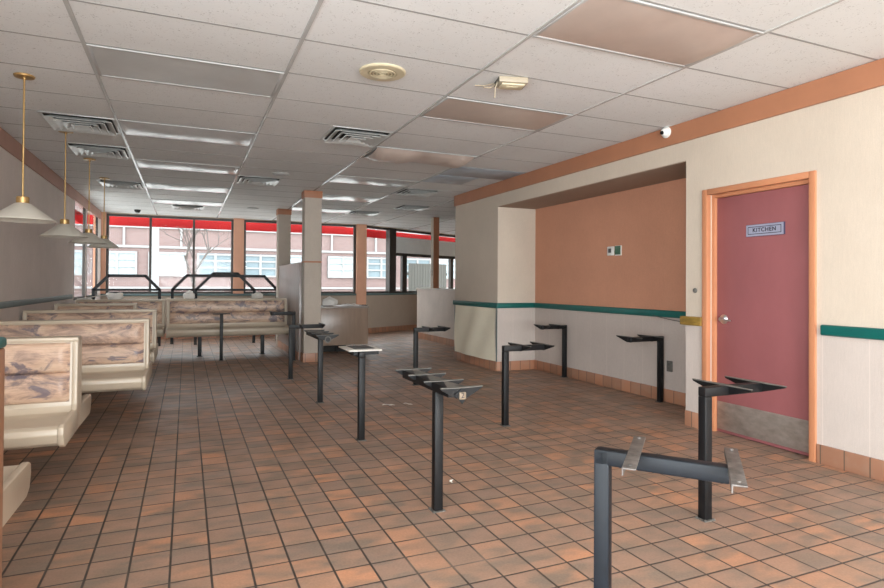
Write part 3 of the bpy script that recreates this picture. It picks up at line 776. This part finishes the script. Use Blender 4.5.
def vent(c, j, half, label, s=0.57):
    xa, xb = BX[c], BX[c + 1]
    cx = xb - 0.305 if half == 'r' else (xa + 0.305 if half == 'l' else (xa + xb) / 2)
    r = thing('air_vent', label, 'vent', (cx, (RY(j) + RY(j + 1)) / 2, CZ), 0, 'square louvred ceiling vents')
    q = MB(); h = s / 2 + 0.014
    for a in ((-h, h, -h, -h + 0.03), (-h, h, h - 0.03, h), (-h, -h + 0.03, -h + 0.03, h - 0.03), (h - 0.03, h, -h + 0.03, h - 0.03)): q.box(*a, -0.006, -0.001, 0.002)
    q.build('frame', M['vent'], r)
    q = MB(); q.box(-s / 2 + 0.01, s / 2 - 0.01, -s / 2 + 0.01, s / 2 - 0.01, -0.002, -0.0005); q.build('dark_backing', M['dark_gap'], r)
    for k, (ro, ri) in enumerate(((0.262, 0.205), (0.20, 0.145), (0.14, 0.085), (0.08, 0.03))):
        q = MB(); g = bmesh.new(); zo, zi = -0.034 - 0.004 * k, -0.004
        cs = [(-1, -1), (1, -1), (1, 1), (-1, 1)]
        A_ = [g.verts.new((sx_ * ro, sy_ * ro, zo)) for sx_, sy_ in cs]; B_ = [g.verts.new((sx_ * ri, sy_ * ri, zi)) for sx_, sy_ in cs]
        A2 = [g.verts.new((sx_ * (ro + 0.003), sy_ * (ro + 0.003), zo + 0.004)) for sx_, sy_ in cs]; B2 = [g.verts.new((sx_ * (ri + 0.003), sy_ * (ri + 0.003), zi + 0.003)) for sx_, sy_ in cs]
        for i in range(4):
            l = (i + 1) % 4
            g.faces.new((A_[i], A_[l], B_[l], B_[i])); g.faces.new((A2[i], B2[i], B2[l], A2[l])); g.faces.new((A_[i], A2[i], A2[l], A_[l])); g.faces.new((B_[i], B_[l], B2[l], B2[i]))
        q._merge(g); q.build('louvre_ring', M['vent'], r, smooth=False)
vent(0, 4, 'r', 'nearest square ceiling vent on the left, above the second pendant lamp')
vent(0, 6, 'r', 'middle left square ceiling vent, above the third pendant lamp')
vent(0, 10, 'r', 'farthest left square ceiling vent, above the last pendant lamp')
vent(2, 3, 'r', 'square ceiling vent in the middle, left of the sagging brown light')
vent(2, 8, 'l', 'small looking square vent left of the near column top')
vent(1, 14, 'c', 'square ceiling vent nearest the far left windows')
vent(4, 8, 'l', 'square ceiling vent just left of the right wall corner')
vent(4, 13, 'l', 'square ceiling vent near the right entrance windows')
vent(4, 11, 'r', 'dark square ceiling vent above the right half wall')
# round speaker grille
r = thing('ceiling_speaker', 'round almond speaker grille in the near ceiling', 'speaker', (1.235, 3.883, CZ)); r.scale = (1.2, 1.2, 1.1)
q = MB(); q.lathe([(0, -0.001), (0.135, -0.001), (0.135, -0.008), (0.128, -0.014), (0.085, -0.016), (0.08, -0.010), (0, -0.010)]); q.build('rim', M['almond'], r)
q = MB()
for rr in (0.076, 0.058, 0.040, 0.022): q.lathe([(rr, -0.008), (rr, -0.019), (rr - 0.009, -0.019), (rr - 0.009, -0.008), (rr, -0.008)])
q.build('grille', M['almond'], r)
q = MB(); q.lathe([(0, -0.0105), (0.079, -0.0105), (0.079, -0.013), (0, -0.013)]); q.build('dark_backing', plain('brown_mesh', srgb(150, 134, 100)), r)
def small_disc(x, y, label):
    q = MB(); q.lathe([(0, 0), (0.11, 0), (0.115, -0.006), (0.10, -0.02), (0.05, -0.026), (0, -0.026)]); return tag(q.build('ceiling_speaker', M['fixture'], loc=(x, y, CZ)), label, 'speaker')
small_disc(1.155, 8.08, 'small white ceiling disc left of the near column top')
small_disc(1.19, 12.05, 'small white ceiling disc near the far windows')
# broken box with wires
r = thing('exit_sign_box', 'broken beige box hanging from the ceiling with loose wires', 'electrical box', (2.11, 3.66, CZ), -0.25); r.scale = (1.25, 1.25, 1.25)
q = MB(); q.box(-0.07, 0.10, -0.06, 0.06, -0.034, -0.001, 0.005); q.build('housing', M['beige_plastic'], r)
q = MB(); q.box(-0.05, 0.085, -0.045, 0.045, -0.044, -0.034, 0.004); q.box(-0.02, 0.05, -0.02, 0.03, -0.047, -0.044, 0.002); q.build('cover', M['almond'], r)
q = MB()
for k in range(6): q.box(-0.072, -0.070, -0.05 + 0.018 * k, -0.042 + 0.018 * k, -0.03, -0.005)
q.build('slots', M['dark_gap'], r, smooth=False)
for pts in ([(-0.07, 0.03, -0.02), (-0.10, 0.01, -0.05), (-0.15, -0.02, -0.06)], [(-0.07, -0.02, -0.02), (-0.085, -0.03, -0.06), (-0.09, -0.03, -0.12)], [(-0.07, 0.05, -0.01), (-0.12, 0.09, -0.012), (-0.17, 0.12, -0.004)]):
    q = MB(); q.tube([Vector(p) for p in pts], 0.004); q.build('wire', M['beige_plastic'], r)
# cameras
def dome(label, loc, rz, tilt=0.0):
    r = thing('dome_camera', label, 'security camera', loc, rz)
    q = MB(); q.lathe([(0, 0), (0.052, 0), (0.052, -0.012), (0.044, -0.018), (0, -0.018)], mat=Matrix.Rotation(tilt, 4, 'Y')); q.build('base', M['white_plastic'], r)
    q = MB(); q.ball(Matrix.Rotation(tilt, 4, 'Y') @ Vector((0, 0, -0.02)), (0.042,) * 3, 24); b = q.build('housing', M['white_plastic'], r)
    d = Matrix.Rotation(tilt, 4, 'Y') @ Vector((0.2, 0, -1)).normalized(); c = Matrix.Rotation(tilt, 4, 'Y') @ Vector((0, 0, -0.02))
    q = MB(); q.cyl(c + d * 0.034, c + d * 0.0455, 0.019, 0.017, 20); q.build('lens', M['black_plastic'], b)
    return r
dome('white dome camera on the terracotta band above the door', (XR - 0.022, 4.155, 2.672), 0.0, PI / 2 - 0.02)
q = MB(); q.lathe([(0, 0), (0.06, 0), (0.06, -0.02), (0.055, -0.03), (0.04, -0.06), (0, -0.075)]); tag(q.build('dome_camera', M['black_plastic'], loc=(-0.92, 13.4, CZ)), 'small dark dome camera on the ceiling at the far left windows', 'security camera')

# ------------------------------------------------------------------ columns, partition, cabinet, half wall
CX0, CX1, CY0 = 1.71, 1.975, 9.35
def column(label, x0, x1, y0, y1, full):
    r = thing('column', label, 'column', ((x0 + x1) / 2, (y0 + y1) / 2, 0)); a, b, c, d = x0 - (x0 + x1) / 2, x1 - (x0 + x1) / 2, y0 - (y0 + y1) / 2, y1 - (y0 + y1) / 2
    q = MB(); q.box(a, b, c, d, 0, CZ - 0.006, 0.004); q.build('shaft', M['column'], r)
    q = MB(); q.box(a - 0.012, b + 0.012, c - 0.012, d + 0.012, CZ - 0.115, CZ - 0.004, 0.003); q.build('capital_band', M['cove'], r)
    if full:
        q = MB(); q.box(a - 0.006, b + 0.006, c - 0.006, d + 0.006, 1.575, 1.60, 0.003); q.build('middle_band', M['cove'], r)
        q = MB(); q.box(a - 0.012, b + 0.012, c - 0.012, d + 0.012, 0, 0.14, 0.003); q.build('base_tile', M['base'], r)
column('near beige column with terracotta bands at top, middle and foot', CX0, CX1, CY0, CY0 + 0.24, True)
column('farther beige column rising from the end of the panelled partition', 1.66, 1.90, 11.9, 12.14, False)
r = thing('partition', 'grey plank panelled half wall running between the two columns', 'partition', (1.775, 10.75, 0))
q = MB(); q.box(-0.10, 0.10, -1.157, 1.147, 0, 1.585, 0.004); q.build('panel', M['panel_grey'], r)
q = MB(); q.box(-0.112, -0.10, -1.157, 1.147, 0, 0.13, 0.003); q.build('base_tile', M['base'], r)
r = thing('cabinet', 'brown laminate service cabinet on short legs right of the near column', 'cabinet', (2.62, 10.75, 0))
q = MB(); q.box(-0.46, 0.46, -0.30, 0.30, 0.13, 0.80, 0.01); q.build('body', M['counter_wood'], r)
q = MB(); q.box(-0.47, 0.47, -0.31, 0.31, 0.80, 0.835, 0.008); q.build('top', M['counter_top'], r)
for s in (-0.4, -0.1, 0.22, 0.36):
    q = MB(); q.cyl((s, -0.22, 0), (s, -0.22, 0.135), 0.016); q.build('leg', M['fixture'] if s > 0 else M['black_metal'], r)
q = MB(); q.box(-0.42, 0.1, -0.1, 0.25, 0.0, 0.13); q.build('gap_shade', M['dark_gap'], r)  # dark block stands in for the shaded gap under the cabinet
crumple('white rounded lump of packing on the left of the brown cabinet', 'packing_foam', (2.42, 10.72, 0.8355), 0.14, 0.11, 0.10, 5, 'paper')
q = MB(); q.sheet(lambda u, v: ((u - 0.5) * 0.34, (v - 0.5) * 0.24, 0.003 + 0.012 * math.sin(3 * u + 1) ** 2 + 0.01 * v * math.sin(9 * u) ** 2), 16, 8, (0, 0, 0.004))
q.sheet(lambda u, v: (-0.1 + u * 0.2, 0.0 + v * 0.1, 0.018 + 0.012 * math.sin(5 * u) ** 2), 10, 5, (0, 0, 0.004))
tag(q.build('papers', M['paper'], loc=(2.82, 10.70, 0.836)), 'loose white papers spread on the right of the brown cabinet', 'paper')
q = MB(); q.box(-0.09, 0.09, -0.05, 0.05, 0, 0.012, 0.003); tag(q.build('clipboard', M['black_plastic'], loc=(2.35, 10.53, 0.8355)), 'black flat clipboard at the front of the brown cabinet top', 'clipboard')
q = MB(); q.obox((-0.06, 0, 0.009), (0.10, 0, 0.009), 0.022, 0.016, bev=0.004); tag(q.build('handle_tool', M['black_plastic'], loc=(3.015, 10.62, 0.8355)), 'black handled tool at the right edge of the brown cabinet', 'tool')
# whitewashed half wall on the right
r = thing('half_wall', 'whitewashed half wall with tiled foot behind the right wall corner', 'half wall', (4.95, 11.3, 0), 0.0)
HW = [(0.0, -2.0), (0.22, -2.0), (0.22, 1.45), (-0.02, 1.45)]
q = MB(); q.prism(HW, 'z', 0, 1.12, 0.006); q.build('panel', M['halfwall'], r)
q = MB(); q.prism([(-0.012, -2.0), (0.0, -2.0), (-0.02, 1.45), (-0.034, 1.45)], 'z', 0, 0.13); q.build('base_tile', M['base'], r)
q = MB(); q.prism([(-0.02, -2.02), (0.24, -2.02), (0.24, 1.47), (-0.04, 1.47)], 'z', 1.12, 1.15, 0.006); q.build('cap', M['white_board'], r)
r = thing('column', 'thin post with one orange side standing on the right half wall', 'column', (5.04, 11.95, 1.15))
q = MB(); q.mi = 0; q.box(-0.065, 0.065, -0.075, 0.075, 0, CZ - 1.156, 0.003)
q.mi = 1; q.box(-0.066, 0.066, -0.079, -0.0755, 0, CZ - 1.156); q.build('shaft', [M['column'], M['cove']], r)
q = MB(); q.box(-0.076, -0.065, -0.03, 0.03, 0.28, 0.40, 0.003); sw = q.build('switch_plate', M['kick'], r)

# ------------------------------------------------------------------ small wall things
r = thing('thermostat', 'white wall thermostat beside an open green circuit board on the salmon alcove', 'thermostat', (NX, 5.655, 1.662))
q = MB(); q.box(-0.028, 0, 0.0, 0.115, -0.055, 0.055, 0.01, 3); b = q.build('case', M['white_plastic'], r)
q = MB(); q.box(-0.030, -0.028, 0.035, 0.085, -0.022, 0.03, 0.002); q.build('screen', M['grey_board'], b)
q = MB(); q.box(-0.012, 0, -0.125, -0.012, -0.06, 0.06, 0.003); b = q.build('back_plate', M['white_plastic'], r)
q = MB(); q.box(-0.018, -0.012, -0.115, -0.02, -0.048, 0.055); q.box(-0.03, -0.018, -0.06, -0.03, -0.03, 0.0); q.box(-0.026, -0.018, -0.105, -0.075, 0.0, 0.03); q.build('circuit_board', M['pcb'], b, smooth=False)
q = MB(); q.lathe([(0, 0), (0.022, 0), (0.022, 0.006), (0.017, 0.009), (0.017, 0.012), (0.008, 0.014), (0.008, 0.010), (0, 0.010)], mat=Matrix.Rotation(-PI / 2, 4, 'Y'))
tag(q.build('key_switch', M['dusty_metal'], loc=(XR, 3.84, 1.205)), 'small round metal key switch on the cream wall left of the door', 'switch')
r = thing('wall_outlet', 'grey outlet box low on the alcove wall behind the right table base', 'outlet', (NX, 4.765, 0.386))
q = MB(); q.box(-0.02, 0, -0.035, 0.035, -0.057, 0.057, 0.004); b = q.build('box', M['dusty_metal'], r)
q = MB(); q.box(-0.022, -0.02, -0.012, 0.012, 0.01, 0.035); q.box(-0.022, -0.02, -0.012, 0.012, -0.035, -0.01); q.build('sockets', M['grey_board'], b, smooth=False)
# loose yellowed panel on the corner wall
q = MB(); q.sheet(lambda u, v: (XR - 0.006 - 0.030 * math.sin(PI * u) ** 2 * (1 - 0.6 * v) - 0.018 * math.sin(2.2 * PI * u + 2.5 * v) ** 2, N1 + 0.035 + (8.85 - N1 - 0.05) * u, 0.137 + (0.765) * v), 28, 14, (-0.004, 0, 0))
tag(q.build('wall_panel', M['loose']), 'loose yellowed lower wall panel bulging below the teal rail at the corner', 'wall panel')
m = MB(); m.box(XR - 0.009, XR, N1 + 0.002, N1 + 0.02, 0.137, 0.904); m.box(XR - 0.009, XR, 8.853, 8.868, 0.137, 0.904); struct(m.build('trim_16', M['teal_dull'], smooth=False))

q = MB(); q.tube([Vector((NX - 0.034, 5.0 - 1.02 * k / 10.0, 0.925 - 0.045 * math.sin(PI * k / 10.0) ** 0.8 - 0.002 * k)) for k in range(11)], 0.004, 6)
tag(q.build('cable', M['grey_board']), 'thin loose grey cable sagging below the teal rail in the alcove', 'cable')
for j, x1, lab in ((5, 4.086, 'bluish grey replacement ceiling tile touching the terracotta band'), (6, 3.70, 'narrow bluish grey ceiling tile just beyond the other bluish tile')):
    q = MB(); q.box(BX[4] + 0.013, x1, RY(j) + 0.009, RY(j + 1) - 0.009, CZ - 0.005, CZ - 0.0015, 0.001)
    tag(q.build('ceiling_tile', M['blue_tile']), lab, 'ceiling tile')
# scraps on the floor
def scrap(x, y, L, a, label):
    q = MB(); q.sheet(lambda u, v: ((u - 0.5) * L, (v - 0.5) * L * 0.25 + 0.01 * math.sin(4 * u), 0.001 + 0.006 * math.sin(5 * u + v) ** 2), 8, 3, (0, 0, 0.0015))
    o = q.build('paper_scrap', M['paper'], loc=(x, y, 0)); o.rotation_euler = (0, 0, a); return tag(o, label, 'paper scrap')
scrap(1.92, 5.75, 0.13, -0.5, 'curled white scrap on the floor just beyond the foreground table base plates')
scrap(2.12, 5.72, 0.11, -1.0, 'straight white scrap on the floor right of the curled one')
scrap(-0.40, 2.72, 0.045, 0.5, 'small white scrap on the floor beside the near left bench end')
scrap(1.55, 3.38, 0.05, 1.2, 'tiny white scrap on the floor right of the foreground table base foot')

# ------------------------------------------------------------------ outside
m = MB(); m.box(-60, 80, -40, 120, -0.5, -0.25); o = m.build('ground', M['asphalt'], smooth=False); struct(o)
r = thing('red_awning', 'bright red awning band outside along the top of the far windows', 'awning', (1.2, YF + 0.55, 0))
q = MB(); q.box(-3.4, 2.78, -0.01, 0.01, 2.50, 2.68); q.build('valance', M['red'], r, smooth=False)
q = MB(); q.box(-3.4, 2.55, 0.01, 0.4, 2.69, 2.71); q.build('roof', M['red'], r, smooth=False)
r = thing('red_awning', 'red awning band outside above the angled entrance windows', 'awning', A); r.rotation_euler = (0, 0, ang)
q = MB(); q.box(0.3, LEN, 0.35, 0.37, 2.45, 2.63); q.build('valance', M['red'], r, smooth=False)
q = MB(); q.box(0.3, LEN, 0.37, 0.6, 2.64, 2.66); q.build('roof', M['red'], r, smooth=False)
r = thing('red_awning', 'red awning band outside above the narrow left side windows', 'awning', (XL - 0.3, 12.4, 0))
q = MB(); q.box(-0.01, 0.01, -1.7, 1.6, 2.42, 2.62); q.build('valance', M['red'], r, smooth=False)
q = MB(); q.box(-0.3, -0.01, -1.7, 1.6, 2.62, 2.64); q.build('roof', M['red'], r, smooth=False)
# brick building
BY = 40.0
r = thing('brick_building', 'pinkish brick building with white bands across the street', 'building', (8, BY, 0))
q = MB(); q.box(-26, 34, 0, 8, -0.3, 9.0); q.build('wall', M['brick'], r, smooth=False)
q = MB()
for z, h in ((3.34, 0.14), (4.55, 0.12), (4.85, 0.12), (6.6, 0.14), (0.85, 0.12)): q.box(-26, 34, -0.12, 0, z, z + h)
q.build('band', M['concrete_white'], r, smooth=False)
for k in range(16):
    xx = -24.05 + 3.15 * k
    q = MB(); q.box(xx - 0.06, xx + 0.06, -0.14, 0, 3.48, 9.0); q.build('pilaster', M['concrete_white'], r, smooth=False)
for k in range(18):
    x0 = -7.38 + 2.75 * (k - 6); x1, z0, z1 = x0 + 2.15, 1.62, 3.1
    w = MB()
    for a in ((x0, x0 + 0.12), (x1 - 0.12, x1), ((x0 + x1) / 2 - 0.07, (x0 + x1) / 2 + 0.07)): w.box(a[0], a[1], -0.16, 0, z0, z1)
    for z in (z0, z0 + 0.52, z0 + 0.96, z1 - 0.13): w.box(x0, x1, -0.15, 0, z, z + 0.10)
    wf = w.build('window_frame', M['concrete_white'], r, smooth=False)
    q = MB(); q.box(x0, x1, -0.06, -0.02, z0, z1); q.build('glazing', M['far_glass'] if k in (6, 7, 10, 11) else M['far_blind'], wf, smooth=False)
# bare tree
def tree(label, loc, seed, h):
    rnd = random.Random(seed); g = MB()
    def grow(p, d, L, r, lev):
        e = p + d * L; g.cyl(p, e, r, r * 0.7, 6)
        if lev == 0: return
        for k in range(3 if lev > 2 else 2):
            ax = Vector((rnd.uniform(-1, 1), rnd.uniform(-1, 1), rnd.uniform(-0.2, 0.5))).normalized()
            nd = (d + ax * rnd.uniform(0.5, 0.95)).normalized()
            grow(p + d * L * rnd.uniform(0.65, 1.0), nd, L * rnd.uniform(0.62, 0.8), r * 0.55, lev - 1)
    grow(Vector((0, 0, 0)), Vector((0, 0, 1)), h, 0.09, 5)
    o = g.build('bare_tree', M['bark'], loc=loc); return tag(o, label, 'tree')
tree('leafless tree outside the far left windows', (0.3, 26.0, -0.25), 4, 2.0)
r = thing('street_pole', 'thick pale street pole outside the far left window', 'pole', (-1.05, 24.0, -0.25))
q = MB(); q.cyl((0, 0, 0), (0, 0, 7.5), 0.13, 0.11, 20); q.build('shaft', M['pole'], r)
q = MB(); q.cyl((0, 0, 0), (0, 0, 0.4), 0.2, 0.18, 20); q.build('foot', M['pole'], r)
r = thing('fence_screen', 'grey slatted screen standing outside the entrance glass', 'fence', (8.0, 19.6, -0.25), 0.25)
for k in range(14):
    q = MB(); q.box(-0.84 + k * 0.12, -0.73 + k * 0.12, -0.02, 0.02, 0, 2.22); q.build('slat', M['fence_grey'], r, smooth=False)
q = MB(); q.box(-0.9, 0.9, 0.02, 0.06, 0.4, 0.5); q.box(-0.9, 0.9, 0.02, 0.06, 1.8, 1.9); q.build('crossbar', M['dark_frame'], r, smooth=False)

# ------------------------------------------------------------------ light
w = bpy.data.worlds.new('overcast'); scene.world = w; w.use_nodes = True
bg = w.node_tree.nodes['Background']; bg.inputs[0].default_value = (0.93, 0.97, 1.0, 1); bg.inputs[1].default_value = 3.4
def area(name, loc, rot, sx_, sy_, e, col=(1, 1, 1), portal=False):
    l = bpy.data.lights.new(name, 'AREA'); l.shape = 'RECTANGLE'; l.size = sx_; l.size_y = sy_; l.energy = e; l.color = col
    o = bpy.data.objects.new(name, l); COL.objects.link(o); o.location = loc; o.rotation_euler = rot
    if portal: l.cycles.is_portal = True
    return o
area('daylight_left_window', (XL - 0.7, -1.5, 1.2), (0, -PI / 2 - 0.66, 0), 2.8, 5.8, 345, (0.96, 0.98, 1.0))
area('daylight_back_window', (1.2, YB - 0.7, 1.2), (PI / 2 + 0.42, 0, 0), 5.4, 2.8, 590, (0.96, 0.98, 1.0))
for k, (lx, ly) in enumerate(((0.0, -1.6), (2.4, -1.6), (0.0, -3.6), (2.4, -3.6))):
    area('added_fill_light', (lx, ly, CZ - 0.03), (0, 0, 0), 1.15, 0.55, 12, (1.0, 0.98, 0.95))  # unseen fill lights added behind the camera to brighten the room
scene.view_settings.view_transform = 'Standard'; scene.view_settings.look = 'None'
scene.view_settings.exposure = 0.82; scene.view_settings.gamma = 1.0
scene.view_settings.use_curve_mapping = False
